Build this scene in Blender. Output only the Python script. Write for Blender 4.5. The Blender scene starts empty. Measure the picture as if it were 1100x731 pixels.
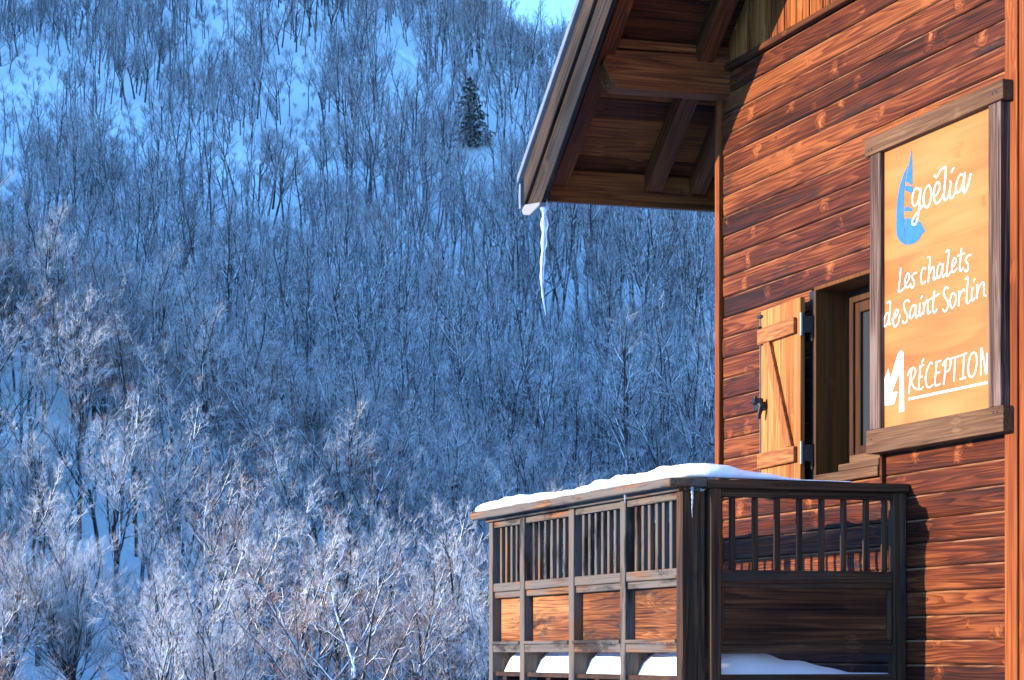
import bpy, bmesh, math, random
import numpy as np
from mathutils import Vector, Matrix, noise as mnoise

# ------------------------------------------------------------------ camera, sky, sun
scn = bpy.context.scene
C = scn.collection
R = math.radians
cd = bpy.data.cameras.new('camera'); cam = bpy.data.objects.new('camera', cd); C.objects.link(cam)
cam.location = (0, 0, 0); cam.rotation_euler = (R(90), 0, 0)
cd.sensor_width = 36.0; cd.lens = 36.0 * 2600 / 1100
cd.shift_y = 0.3041
cd.clip_start = 0.1; cd.clip_end = 6000
scn.camera = cam

SUN = Vector((-1.0, -0.175, 0.195)).normalized()
w = bpy.data.worlds.new('World'); scn.world = w; w.use_nodes = True
nt = w.node_tree; nt.nodes.clear()
sky = nt.nodes.new('ShaderNodeTexSky'); sky.sky_type = 'NISHITA'; sky.sun_disc = False
sky.sun_elevation = math.asin(SUN.z); sky.sun_rotation = math.atan2(SUN.x, SUN.y)
sky.altitude = 1500; sky.air_density = 1.0; sky.dust_density = 0.4; sky.ozone_density = 5.0
bg = nt.nodes.new('ShaderNodeBackground'); bg.inputs['Strength'].default_value = 0.15
wo = nt.nodes.new('ShaderNodeOutputWorld')
nt.links.new(sky.outputs[0], bg.inputs[0]); nt.links.new(bg.outputs[0], wo.inputs[0])

sl = bpy.data.lights.new('sun', 'SUN'); so = bpy.data.objects.new('sun', sl); C.objects.link(so)
sl.energy = 2.15; sl.angle = R(0.5); sl.color = (1.0, 0.84, 0.66)
so.rotation_euler = SUN.to_track_quat('Z', 'Y').to_euler()

scn.view_settings.view_transform = 'Standard'; scn.view_settings.look = 'None'
scn.view_settings.gamma = 1.0; scn.view_settings.use_curve_mapping = False
scn.view_settings.exposure = 2.6

random.seed(7); rng = np.random.default_rng(11)

# ------------------------------------------------------------------ helpers
def tag(o, label=None, cat=None, group=None, kind=None):
    if label: o['label'] = label
    if cat: o['category'] = cat
    if group: o['group'] = group
    if kind: o['kind'] = kind
    return o
def empty(name, loc=(0, 0, 0), rz=0, parent=None):
    o = bpy.data.objects.new(name, None); C.objects.link(o)
    o.location = loc; o.rotation_euler = (0, 0, rz); o.empty_display_size = 0.2
    if parent: o.parent = parent
    return o

class MB:
    """collects shapes; build() links them as ONE mesh object"""
    def __init__(s): s.v = []; s.f = []
    def add(s, vs, fs):
        n = len(s.v); s.v += [tuple(p) for p in vs]; s.f += [tuple(i + n for i in f) for f in fs]
    def box(s, a, b, fn=None):
        (x0, y0, z0), (x1, y1, z1) = a, b
        vs = [(x, y, z) for x in (x0, x1) for y in (y0, y1) for z in (z0, z1)]
        if fn: vs = [fn(*p) for p in vs]
        s.add(vs, [(0, 1, 3, 2), (4, 6, 7, 5), (0, 4, 5, 1), (2, 3, 7, 6), (0, 2, 6, 4), (1, 5, 7, 3)])
    def prism(s, poly, a, b, fn):
        """poly of 2D points, extruded from a to b; fn(u, v, t) -> point"""
        n = len(poly)
        vs = [fn(u, v, a) for u, v in poly] + [fn(u, v, b) for u, v in poly]
        s.add(vs, [tuple(range(n))[::-1], tuple(range(n, 2 * n))] + [(i, (i + 1) % n, (i + 1) % n + n, i + n) for i in range(n)])
    def bar(s, p, q, w, h, up=(0, 0, 1)):
        p, q = Vector(p), Vector(q); d = (q - p).normalized(); sd = d.cross(Vector(up)).normalized(); u = sd.cross(d)
        vs = [c + sd * (i * w / 2) + u * (j * h / 2) for c in (p, q) for i, j in ((-1, -1), (1, -1), (1, 1), (-1, 1))]
        s.add(vs, [(0, 1, 2, 3)[::-1], (4, 5, 6, 7), (0, 1, 5, 4), (1, 2, 6, 5), (2, 3, 7, 6), (3, 0, 4, 7)])
    def tube(s, pts, rad, n=8, cap=True):
        rings = []; pts = [Vector(p) for p in pts]
        for i, p in enumerate(pts):
            d = (pts[min(i + 1, len(pts) - 1)] - pts[max(i - 1, 0)]).normalized()
            a = d.orthogonal().normalized(); b = d.cross(a); r = rad[i] if hasattr(rad, '__len__') else rad
            rings.append([p + (a * math.cos(2 * math.pi * k / n) + b * math.sin(2 * math.pi * k / n)) * r for k in range(n)])
        fs = []
        for i in range(len(rings) - 1):
            for k in range(n):
                fs.append((i * n + k, i * n + (k + 1) % n, (i + 1) * n + (k + 1) % n, (i + 1) * n + k))
        if cap: fs += [tuple(range(n))[::-1], tuple(range((len(rings) - 1) * n, len(rings) * n))]
        s.add([p for r_ in rings for p in r_], fs)
    def build(s, name, mat, parent=None, bevel=0, smooth=False):
        me = bpy.data.meshes.new(name); me.from_pydata(s.v, [], s.f)
        bm = bmesh.new(); bm.from_mesh(me)
        bmesh.ops.recalc_face_normals(bm, faces=bm.faces)
        if bevel:
            bmesh.ops.bevel(bm, geom=list(bm.edges), offset=bevel, segments=1, affect='EDGES', profile=0.5)
        bm.to_mesh(me); bm.free()
        if smooth: me.polygons.foreach_set('use_smooth', [True] * len(me.polygons))
        me.materials.append(mat)
        o = bpy.data.objects.new(name, me); C.objects.link(o)
        if parent: o.parent = parent
        return o

# ------------------------------------------------------------------ materials
class NT:
    def __init__(s, name):
        s.m = bpy.data.materials.new(name); s.m.use_nodes = True; s.t = s.m.node_tree; s.t.nodes.clear()
        s.out = s.n('ShaderNodeOutputMaterial'); s.b = s.n('ShaderNodeBsdfPrincipled'); s.l(s.b.outputs[0], s.out.inputs[0])
    def n(s, t, **k):
        x = s.t.nodes.new(t)
        for a, b in k.items(): setattr(x, a, b)
        return x
    def l(s, a, b): s.t.links.new(a, b)
    def put(s, i, v):
        if hasattr(v, 'links') or isinstance(v, bpy.types.NodeSocket): s.l(v, i)
        else: i.default_value = v
    def math(s, op, a, b=0.0, c=0.0, clamp=False):
        x = s.n('ShaderNodeMath', operation=op, use_clamp=clamp)
        for i, v in zip(x.inputs, (a, b, c)): s.put(i, v)
        return x.outputs[0]
    def noise(s, vec, scale=1.0, detail=2.0, rough=0.5, dist=0.0):
        x = s.n('ShaderNodeTexNoise'); s.l(vec, x.inputs['Vector'])
        x.inputs['Scale'].default_value = scale; x.inputs['Detail'].default_value = detail
        x.inputs['Roughness'].default_value = rough; x.inputs['Distortion'].default_value = dist
        return x.outputs[0]
    def mapr(s, v, a, b, c=0.0, d=1.0, smooth=False):
        x = s.n('ShaderNodeMapRange'); x.interpolation_type = 'SMOOTHSTEP' if smooth else 'LINEAR'
        for i, q in zip(range(5), (v, a, b, c, d)): s.put(x.inputs[i], q)
        return x.outputs[0]
    def mix(s, f, a, b, mode='MIX'):
        x = s.n('ShaderNodeMix', data_type='RGBA', blend_type=mode, clamp_factor=True)
        s.put(x.inputs[0], f)
        s.put(x.inputs[6], a if not isinstance(a, tuple) else (*a, 1)); s.put(x.inputs[7], b if not isinstance(b, tuple) else (*b, 1))
        return x.outputs[2]
    def ramp(s, f, stops):
        x = s.n('ShaderNodeValToRGB'); s.l(f, x.inputs[0]); e = x.color_ramp.elements
        while len(e) < len(stops): e.new(0.5)
        for q, (p, c) in zip(e, stops): q.position = p; q.color = (*c, 1)
        return x.outputs[0]
    def bump(s, h, strength=0.3, dist=0.01):
        x = s.n('ShaderNodeBump'); x.inputs['Strength'].default_value = strength; x.inputs['Distance'].default_value = dist
        s.l(h, x.inputs['Height']); s.l(x.outputs[0], s.b.inputs['Normal'])
    def set(s, **k):
        for a, v in k.items():
            i = s.b.inputs[a.replace('_', ' ')]
            if isinstance(v, tuple): v = (*v, 1)
            s.put(i, v)

def wood(name, axis, dark, mid, light, ring=9.0, across=7.0, along=0.9, knots=1.0, knot_col=None, grey=0.0, grey_col=(0.20, 0.19, 0.18),
         rough=0.7, bump=0.35, vary=0.35, streak=0.5, spec=0.15, black=0.0, ring_amp=0.22, knot_glow=0.2, edge=None, fine_amp=0.6):
    """sawn softwood: cathedral grain as contour lines of a stretched noise, knots, weathering; grain runs along axis"""
    t = NT(name)
    tc = t.n('ShaderNodeTexCoord'); geo = t.n('ShaderNodeNewGeometry'); rnd = geo.outputs['Random Per Island']
    sp = t.n('ShaderNodeSeparateXYZ'); t.l(tc.outputs['Object'], sp.inputs[0])
    if axis == 's':      # along the slope of the roof
        mp = t.n('ShaderNodeMapping'); mp.inputs['Rotation'].default_value = (0, math.atan(0.75), 0)
        t.l(tc.outputs['Object'], mp.inputs[0]); t.l(mp.outputs[0], sp.inputs[0])
    o = {'x': (0, 1, 2), 'y': (1, 2, 0), 'z': (2, 0, 1), 's': (0, 1, 2)}[axis]
    L, A, B = (sp.outputs[i] for i in o)
    off = t.math('MULTIPLY', rnd, 37.0)
    off2 = t.math('MULTIPLY', rnd, 91.0)
    def vec(sa, sb, oa=None):
        cb = t.n('ShaderNodeCombineXYZ')
        t.l(t.math('ADD', t.math('MULTIPLY', L, sa), off2), cb.inputs[0])
        t.l(t.math('ADD', t.math('MULTIPLY', A, sb), off), cb.inputs[1])
        t.l(t.math('ADD', t.math('MULTIPLY', B, sb), off), cb.inputs[2])
        return cb.outputs[0]
    # knots
    vo = t.n('ShaderNodeTexVoronoi'); vo.feature = 'F1'; vo.inputs['Scale'].default_value = 1.0; vo.inputs['Randomness'].default_value = 0.9
    wv = t.noise(vec(7.0, 14.0), 1.0, 2.0, 0.5)
    kv = t.n('ShaderNodeVectorMath', operation='ADD'); t.l(vec(6.5, 6.0), kv.inputs[0]); t.l(wv, kv.inputs[1])
    t.l(kv.outputs[0], vo.inputs['Vector'])
    kd = vo.outputs['Distance']
    ksel = t.n('ShaderNodeSeparateColor'); t.l(vo.outputs['Color'], ksel.inputs[0])
    kon = t.math('GREATER_THAN', ksel.outputs[0], 1.0 - 0.15 * knots)
    knear = t.math('MULTIPLY', t.mapr(kd, 0.55, 0.1, 0, 1, True), kon)
    kcore = t.math('MULTIPLY', t.mapr(kd, 0.17, 0.06, 0, 1, True), kon)
    # grain field
    f = t.noise(vec(along * 0.45, across), 1.0, 2.0, 0.42, 0.0)
    f = t.math('ADD', f, t.math('MULTIPLY', knear, 0.07))
    ph = t.math('FRACT', t.math('MULTIPLY', f, ring))
    rings = t.math('MULTIPLY', t.mapr(ph, 0.0, 0.72), t.mapr(ph, 1.0, 0.88))           # soft early wood, sharp late wood line
    fine = t.noise(vec(1.5, 95.0), 1.0, 4.0, 0.65)
    big = t.noise(vec(0.55, 3.0), 1.0, 3.0, 0.6)
    v = t.math('ADD', t.math('MULTIPLY', rings, ring_amp), t.math('MULTIPLY_ADD', t.mapr(fine, 0.3, 0.7, -0.5, 0.5), fine_amp, 0.21))
    v = t.math('ADD', v, t.math('MULTIPLY', t.math('SUBTRACT', big, 0.5), streak * 1.6))
    v = t.math('ADD', v, t.math('MULTIPLY', t.math('SUBTRACT', rnd, 0.5), vary))
    v = t.math('ADD', v, t.math('MULTIPLY', knear, knot_glow))
    v = t.math('ADD', v, 0.12, clamp=True)
    col = t.ramp(v, [(0.12, dark), (0.5, mid), (0.88, light)])
    kc = knot_col or tuple(0.5 * (a + b) for a, b in zip(mid, light))
    kr = t.noise(vec(9, 30), 1.0, 2.0)
    col = t.mix(t.math('MULTIPLY', kcore, t.mapr(kr, 0.3, 0.6, 0.3, 1.0)), col, kc)
    if grey > 0:
        g = t.noise(vec(0.8, 9.0), 1.0, 4.0, 0.65)
        g2 = t.noise(vec(2.0, 2.5), 1.0, 2.0, 0.5)
        gm = t.mapr(t.math('ADD', t.math('MULTIPLY', g, 0.6), t.math('MULTIPLY', g2, 0.4)), 0.62 - 0.32 * grey, 0.74 - 0.32 * grey, 0, 1, True)
        gcol = t.mix(t.math('MULTIPLY', fine, 1.0), tuple(c * 0.45 for c in grey_col), tuple(min(1, c * 1.5) for c in grey_col))
        gcol = t.mix(t.math('MULTIPLY', rings, 0.5), gcol, grey_col)
        col = t.mix(gm, col, gcol)
    if black > 0:
        k = t.noise(vec(1.2, 5.0), 1.0, 5.0, 0.7)
        col = t.mix(t.mapr(k, 0.66 - 0.2 * black, 0.78 - 0.2 * black, 0, 0.85, True), col, (0.012, 0.010, 0.009))
    if edge:  # worn light top edge, with highlight and groove shade painted in at the joints
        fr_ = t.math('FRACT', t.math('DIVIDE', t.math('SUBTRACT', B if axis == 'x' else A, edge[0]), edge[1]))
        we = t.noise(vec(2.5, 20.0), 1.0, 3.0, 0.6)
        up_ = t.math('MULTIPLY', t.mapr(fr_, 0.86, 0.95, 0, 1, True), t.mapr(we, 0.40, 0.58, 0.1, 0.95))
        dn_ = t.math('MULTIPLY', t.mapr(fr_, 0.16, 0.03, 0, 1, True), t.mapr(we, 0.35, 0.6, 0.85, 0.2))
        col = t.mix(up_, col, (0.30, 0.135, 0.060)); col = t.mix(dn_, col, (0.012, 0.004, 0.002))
    t.set(Base_Color=col, Roughness=t.mapr(fine, 0.2, 0.8, rough - 0.1, rough + 0.12), Specular_IOR_Level=spec)
    h = t.math('ADD', t.math('MULTIPLY', rings, 0.6), t.math('MULTIPLY', fine, 0.6))
    t.bump(h, bump, 0.006)
    return t.m

def plain(name, col, rough=0.5, metal=0.0, var=0.2, scale=20):
    t = NT(name); tc = t.n('ShaderNodeTexCoord')
    nz = t.noise(tc.outputs['Object'], scale, 4, 0.6)
    t.set(Base_Color=t.mix(nz, tuple(c * (1 - var) for c in col), tuple(min(1, c * (1 + var)) for c in col)), Roughness=t.mapr(nz, 0.3, 0.7, rough - 0.1, rough + 0.1), Metallic=metal)
    t.bump(nz, 0.15, 0.003)
    return t.m

M = {}
RB = dict(dark=(0.045, 0.011, 0.004), mid=(0.20, 0.055, 0.016), light=(0.52, 0.21, 0.075))
RBW = dict(dark=(0.015, 0.0030, 0.0012), mid=(0.078, 0.0148, 0.0037), light=(0.225, 0.064, 0.016))
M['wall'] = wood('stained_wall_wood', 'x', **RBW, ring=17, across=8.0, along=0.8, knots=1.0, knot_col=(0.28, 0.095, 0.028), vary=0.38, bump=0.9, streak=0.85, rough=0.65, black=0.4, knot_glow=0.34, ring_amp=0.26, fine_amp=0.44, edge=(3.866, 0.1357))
M['clad'] = wood('cladding_wood', 'z', (0.07, 0.0145, 0.003), (0.25, 0.068, 0.0125), (0.45, 0.17, 0.045), vary=0.5)
M['trim'] = wood('orange_trim_wood', 'z', (0.075, 0.014, 0.0028), (0.165, 0.036, 0.0065), (0.27, 0.080, 0.017), vary=0.1, streak=0.5, across=10)
M['shut'] = wood('shutter_plank_wood', 'z', (0.15, 0.042, 0.009), (0.30, 0.105, 0.025), (0.44, 0.20, 0.062), vary=0.22, streak=0.5, knots=0.4)
M['batt'] = wood('shutter_batten_wood', 'x', (0.09, 0.026, 0.007), (0.20, 0.068, 0.019), (0.34, 0.14, 0.045), vary=0.2, knots=0.5)
M['brace'] = wood('shutter_brace_wood', 'z', (0.11, 0.032, 0.008), (0.24, 0.080, 0.021), (0.38, 0.155, 0.048), vary=0.2, knots=0.3)
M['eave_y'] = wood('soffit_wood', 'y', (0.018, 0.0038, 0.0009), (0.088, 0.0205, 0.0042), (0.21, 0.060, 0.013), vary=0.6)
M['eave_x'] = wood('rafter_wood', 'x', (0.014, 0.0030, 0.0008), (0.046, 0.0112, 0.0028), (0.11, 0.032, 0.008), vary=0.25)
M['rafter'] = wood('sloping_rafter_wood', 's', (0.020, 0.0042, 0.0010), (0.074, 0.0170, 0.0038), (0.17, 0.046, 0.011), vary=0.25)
M['purlin'] = wood('purlin_wood', 'y', (0.044, 0.010, 0.0022), (0.160, 0.042, 0.0090), (0.31, 0.10, 0.024), vary=0.2, ring=9, knots=0.8)
M['barge'] = wood('weathered_barge_wood', 's', (0.0022, 0.0015, 0.001), (0.009, 0.006, 0.004), (0.052, 0.034, 0.022), grey=0.4, grey_col=(0.016, 0.0135, 0.0115), across=14, knots=0.3, bump=0.9, streak=1.1)
GW = dict(dark=(0.014, 0.007, 0.004), mid=(0.066, 0.030, 0.014), light=(0.22, 0.095, 0.034))
for a in 'xyz':
    M['grey_' + a] = wood('weathered_rail_wood_' + a, a, **GW, grey=0.72, grey_col=(0.105, 0.088, 0.072), across=13, knots=0.4, vary=0.6, bump=0.9, black=0.75, fine_amp=0.75)
for a in 'yz':  # rail wood for the side away from the sun, shade put into its colour
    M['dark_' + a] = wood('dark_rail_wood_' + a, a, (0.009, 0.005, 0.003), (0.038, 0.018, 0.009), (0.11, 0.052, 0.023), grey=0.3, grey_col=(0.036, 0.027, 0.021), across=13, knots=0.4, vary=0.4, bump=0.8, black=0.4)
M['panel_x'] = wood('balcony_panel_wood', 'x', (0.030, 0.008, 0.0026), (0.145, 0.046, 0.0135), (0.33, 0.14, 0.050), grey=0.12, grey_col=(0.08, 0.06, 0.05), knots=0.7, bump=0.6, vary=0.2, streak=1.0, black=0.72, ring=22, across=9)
M['panel_y'] = wood('dark_panel_wood', 'y', (0.007, 0.003, 0.0014), (0.055, 0.019, 0.007), (0.17, 0.065, 0.024), knots=0.5, bump=0.6, streak=1.2, black=0.55)  # darker copy of the panel wood, carries the shade of the side railing
M['reveal'] = wood('window_lining_wood', 'z', (0.046, 0.0145, 0.0030), (0.105, 0.034, 0.0066), (0.155, 0.056, 0.0125), vary=0.1, knots=0.6, knot_col=(0.012, 0.005, 0.002), knot_glow=0.0, across=5)
M['wframe'] = wood('window_frame_wood', 'z', (0.018, 0.006, 0.0022), (0.042, 0.016, 0.006), (0.075, 0.032, 0.012), vary=0.2, knots=0.3)
M['sframe_x'] = wood('sign_frame_wood_x', 'x', (0.038, 0.016, 0.007), (0.090, 0.043, 0.020), (0.155, 0.083, 0.040), grey=0.25, grey_col=(0.095, 0.056, 0.031), across=14, knots=0.3, vary=0.1, bump=0.5)
M['sframe_z'] = wood('sign_frame_wood_z', 'z', (0.016, 0.008, 0.005), (0.060, 0.030, 0.020), (0.22, 0.15, 0.12), grey=0.35, grey_col=(0.16, 0.11, 0.088), across=16, knots=0.2, vary=0.1, bump=0.7, black=0.4)
M['sign'] = wood('sign_panel_wood', 'x', (0.22, 0.076, 0.017), (0.345, 0.135, 0.036), (0.43, 0.20, 0.068), ring=6, across=2.6, along=0.9, vary=0.0, streak=0.8, knots=0.5, knot_col=(0.17, 0.055, 0.015), knot_glow=-0.25, bump=0.1, rough=0.45, ring_amp=0.16, fine_amp=0.16)
M['white'] = plain('white_vinyl', (0.78, 0.77, 0.75), 0.4, 0, 0.03)
M['blue'] = plain('blue_vinyl', (0.018, 0.115, 0.42), 0.4, 0, 0.05)
M['iron'] = plain('black_iron', (0.02, 0.02, 0.022), 0.45, 0.6, 0.3, 60)
M['zinc'] = plain('zinc_sheet', (0.20, 0.22, 0.25), 0.4, 0.5, 0.15, 8)
M['hinge'] = plain('grey_hinge_steel', (0.05, 0.055, 0.06), 0.4, 0.5, 0.2, 60)

def glass_mat():
    t = NT('window_glass'); t.set(Base_Color=(0.03, 0.035, 0.04), Roughness=0.06, Specular_IOR_Level=0.8); return t.m
M['glass'] = glass_mat()
def ice_mat():
    t = NT('ice'); tc = t.n('ShaderNodeTexCoord'); nz = t.noise(tc.outputs['Object'], 30, 4, 0.6)
    t.set(Base_Color=t.mix(nz, (0.62, 0.74, 0.86), (0.95, 0.97, 1.0)), Roughness=0.18, Transmission_Weight=0.7, IOR=1.31, Specular_IOR_Level=0.6)
    t.bump(nz, 0.6, 0.01); return t.m
M['ice'] = ice_mat()
def snow_mat(name, scale, tint=(0.90, 0.92, 0.95), bump=0.35, dist=0.02):
    t = NT(name); tc = t.n('ShaderNodeTexCoord')
    a = t.noise(tc.outputs['Object'], scale, 6, 0.62); b = t.noise(tc.outputs['Object'], scale * 14, 3, 0.6)
    t.set(Base_Color=t.mix(a, tuple(c * 0.93 for c in tint), tint), Roughness=0.55, Specular_IOR_Level=0.25, Subsurface_Weight=0.0)
    t.bump(t.math('ADD', a, t.math('MULTIPLY', b, 0.35)), bump, dist); return t.m
M['snow'] = snow_mat('rail_snow', 9)
# ------------------------------------------------------------------ the snowy mountainside
PY = np.array([-600, -60, 0, 20, 60, 110, 140, 200, 280, 350, 450, 600, 700, 800, 950, 1400, 3000.])
PZ = np.array([-1.6, -1.6, -1.65, -3.2, -9, -8, -4.5, 8, 30, 52, 92, 160, 205, 240, 275, 290, 290.])
_yy = np.linspace(-600, 3000, 1801); _zz = np.interp(_yy, PY, PZ)
_k = np.exp(-0.5 * (np.arange(-12, 13) / 5.0) ** 2); _k /= _k.sum()
_zs = np.convolve(np.pad(_zz, 12, mode='edge'), _k, 'valid')
def sstep(a, b, v):
    t = np.clip((v - a) / (b - a), 0, 1); return t * t * (3 - 2 * t)
def wob(x, y):
    return (np.sin(x * 0.031 + 1.3 * np.sin(y * 0.017)) * np.sin(y * 0.027 + 0.7) * 3.0 + np.sin(x * 0.083 + y * 0.051 + 2.0) * 1.3
            + np.sin(x * 0.19 - y * 0.13) * 0.5 + np.sin(x * 0.41 + 1.7) * np.sin(y * 0.37) * 0.25)
RA, RL, R0, R1 = 0.5, 0.632, 165, 225
def gz(x, y):
    x = np.asarray(x, float); y = np.asarray(y, float)
    z = np.interp(y, _yy, _zs)
    z = z + wob(x, y) * sstep(90, 200, y)
    cap = 133.0 - 0.97 * (x - 11.5)
    cap = np.maximum(cap, -9 + 0 * x)
    k = 6.0
    z = np.where(y > 120, -k * np.log(np.exp(-np.clip(z, -50, 400) / k) + np.exp(-np.clip(cap, -50, 400) / k)), z)
    # nearer spur running down from the left
    z = z + np.maximum(0, 0.36 * (-x) + 2.0) * np.exp(-((y - 182) / 27.0) ** 2) * sstep(-160, -70, x) + np.minimum(30, np.maximum(0, -x - 70) * 0.1) * np.exp(-((y - 182) / 27.0) ** 2)
    # unseen mountain shoulder, added and shaped to keep the low sun off the slope
    d = np.maximum(0, -x - (0.25 * y + 30.0)); z = z + RA * d * d / (d + 35.0) * sstep(35, 100, y) * (RL + (1 - RL) * sstep(R0, R1, y))
    z = z + 14.0 * sstep(25, 70, -x) * (1 - sstep(20, 60, y)) * sstep(-300, -200, y)  # unseen rise on the left, added to shade the ground near the chalet
    return z
xs = np.concatenate([np.arange(-1100, -250, 25), np.arange(-250, 160, 4.0), np.arange(160, 900, 25)])
ys = np.concatenate([np.arange(-400, 0, 25), np.arange(0, 120, 4.0), np.arange(120, 420, 4.0), np.arange(420, 760, 6.0), np.arange(760, 2600, 40)])
XX, YY = np.meshgrid(xs, ys, indexing='ij'); ZZ = gz(XX, YY)
vs = np.stack([XX, YY, ZZ], -1).reshape(-1, 3); ni, nj = XX.shape
idx = np.arange(ni * nj).reshape(ni, nj)
fs = np.stack([idx[:-1, :-1], idx[1:, :-1], idx[1:, 1:], idx[:-1, 1:]], -1).reshape(-1, 4)
def np_mesh(name, v, f):
    me = bpy.data.meshes.new(name); v = np.asarray(v, np.float32); f = np.asarray(f, np.int32); k = f.shape[1]
    me.vertices.add(len(v)); me.vertices.foreach_set('co', v.ravel())
    me.loops.add(f.size); me.loops.foreach_set('vertex_index', f.ravel())
    me.polygons.add(len(f)); me.polygons.foreach_set('loop_start', np.arange(0, f.size, k, dtype=np.int32))
    me.update(calc_edges=True); return me
M['hill_snow'] = snow_mat('hillside_snow', 0.15, (0.80, 0.93, 0.95), 0.5, 0.8)
me = np_mesh('hillside', vs, fs); me.polygons.foreach_set('use_smooth', [True] * len(me.polygons)); me.materials.append(M['hill_snow'])
hill = bpy.data.objects.new('hillside', me); C.objects.link(hill); tag(hill, 'snow covered mountainside rising behind the chalet', None, None, 'structure')

# ------------------------------------------------------------------ trees
def bark_mat(name, dark, light, snow_amt, frost=0.0, frost_col=(0.6, 0.58, 0.6)):
    t = NT(name); tc = t.n('ShaderNodeTexCoord'); geo = t.n('ShaderNodeNewGeometry'); oi = t.n('ShaderNodeObjectInfo')
    sp = t.n('ShaderNodeSeparateXYZ'); t.l(geo.outputs['Normal'], sp.inputs[0])
    nz = t.noise(tc.outputs['Object'], 1.6, 3, 0.6)
    col = t.mix(nz, dark, light)
    if frost: col = t.mix(t.math('MULTIPLY', t.mapr(t.noise(tc.outputs['Object'], 0.45, 2, 0.5), 0.35, 0.65, 0.3, 1.0), frost), col, frost_col)
    s = t.math('MULTIPLY', t.mapr(sp.outputs[2], 0.05, 0.4), t.mapr(t.math('ADD', nz, snow_amt), 0.75, 0.95))
    col = t.mix(s, col, (0.84, 0.90, 0.95))
    t.set(Base_Color=col, Roughness=0.85, Specular_IOR_Level=0.1)
    return t.m
M['bark'] = bark_mat('bark', (0.008, 0.008, 0.011), (0.034, 0.031, 0.034), 0.40)
M['limb'] = bark_mat('snowy_limbs', (0.008, 0.008, 0.011), (0.032, 0.030, 0.033), 0.60)
M['twig_dark'] = bark_mat('dark_twigs', (0.012, 0.013, 0.018), (0.042, 0.042, 0.050), 0.45)
M['twig_grey'] = bark_mat('grey_twigs', (0.09, 0.08, 0.085), (0.20, 0.175, 0.175), 0.55, 0.5, (0.38, 0.35, 0.35))
M['twig_frost'] = bark_mat('frosted_twigs', (0.17, 0.14, 0.135), (0.32, 0.27, 0.26), 0.62, 0.7, (0.52, 0.46, 0.45))
M['twig_pale'] = bark_mat('pale_frosted_twigs', (0.30, 0.25, 0.24), (0.52, 0.44, 0.42), 0.62, 0.85, (0.82, 0.73, 0.71))
M['twig_red'] = bark_mat('reddish_twigs', (0.15, 0.072, 0.048), (0.30, 0.155, 0.105), 0.25, 0.3, (0.42, 0.28, 0.23))

def tubes(P, Rd, sides):
    """P (N,k,3) paths with radii Rd (N,k) -> verts, quads"""
    N, k, _ = P.shape
    D = np.empty_like(P); D[:, 1:-1] = P[:, 2:] - P[:, :-2]; D[:, 0] = P[:, 1] - P[:, 0]; D[:, -1] = P[:, -1] - P[:, -2]
    D /= np.linalg.norm(D, axis=2, keepdims=True) + 1e-9
    ref = np.where(np.abs(D[..., 2:3]) > 0.9, np.array([1.0, 0, 0]), np.array([0, 0, 1.0]))
    A = np.cross(D, ref); A /= np.linalg.norm(A, axis=2, keepdims=True) + 1e-9; B = np.cross(A, D)
    an = np.arange(sides) * 2 * np.pi / sides + np.pi / 2 + (0 if sides == 3 else np.pi / sides)
    V = P[:, :, None] + Rd[:, :, None, None] * (np.cos(an)[None, None, :, None] * A[:, :, None] + np.sin(an)[None, None, :, None] * B[:, :, None])
    i = np.arange(N * k * sides).reshape(N, k, sides)
    a = i[:, :-1]; b = i[:, 1:]
    F = np.stack([a, np.roll(a, -1, 2), np.roll(b, -1, 2), b], -1).reshape(-1, 4)
    return V.reshape(-1, 3), F
def grow(P, Rd, n, t0, t1, ang, ln, r0, seg, up, rg, wig=0.12, taper=0.35, lenfall=0.5):
    """n side branches on every path of P; returns their paths and radii"""
    N, k, _ = P.shape
    t = t0 + (t1 - t0) * (np.arange(n)[None] + rg.random((N, n))) / n
    f = t * (k - 1); i = np.minimum(f.astype(int), k - 2); fr = (f - i)[..., None]
    ar = np.arange(N)[:, None]
    S = P[ar, i] * (1 - fr) + P[ar, i + 1] * fr
    D = P[ar, i + 1] - P[ar, i]; D /= np.linalg.norm(D, axis=2, keepdims=True) + 1e-9
    rad = Rd[ar, i] * (1 - fr[..., 0]) + Rd[ar, i + 1] * fr[..., 0]
    q = rg.normal(size=(N, n, 3)); q -= (q * D).sum(2, keepdims=True) * D; q /= np.linalg.norm(q, axis=2, keepdims=True) + 1e-9
    a = np.radians(ang[0] + (ang[1] - ang[0]) * rg.random((N, n)))[..., None]
    d = D * np.cos(a) + q * np.sin(a)
    plen = np.linalg.norm(P[:, 1:] - P[:, :-1], axis=2).sum(1)[:, None]
    L = plen * (ln[0] + (ln[1] - ln[0]) * rg.random((N, n))) * (1 - lenfall * (t - t0) / max(1e-6, t1 - t0))
    rr = np.minimum(rad * 0.75, r0 * (0.7 + 0.6 * rg.random((N, n))))
    S = S.reshape(-1, 3); d = d.reshape(-1, 3); L = L.reshape(-1); rr = rr.reshape(-1)
    out = [S]; c = S.copy(); st = L[:, None] / (seg - 1)
    for s in range(seg - 1):
        d = d + np.array([0, 0, up]) + rg.normal(size=d.shape) * wig; d /= np.linalg.norm(d, axis=1, keepdims=True)
        c = c + d * st; out.append(c)
    Q = np.stack(out, 1); RR = rr[:, None] * np.linspace(1, taper, seg)[None]
    return Q, RR
def trunk_path(base, top_, seg, rg, wig, r0, r1):
    t = np.linspace(0, 1, seg)[:, None]; p = np.array(base) * (1 - t) + np.array(top_) * t
    w_ = np.cumsum(rg.normal(size=(seg, 3)) * wig, 0) * np.sin(t * np.pi * 0.5); w_[:, 2] = 0; p = p + w_ - w_[0]
    return p[None], (r0 * (1 - t[:, 0]) ** 0.8 + r1)[None]
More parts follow.
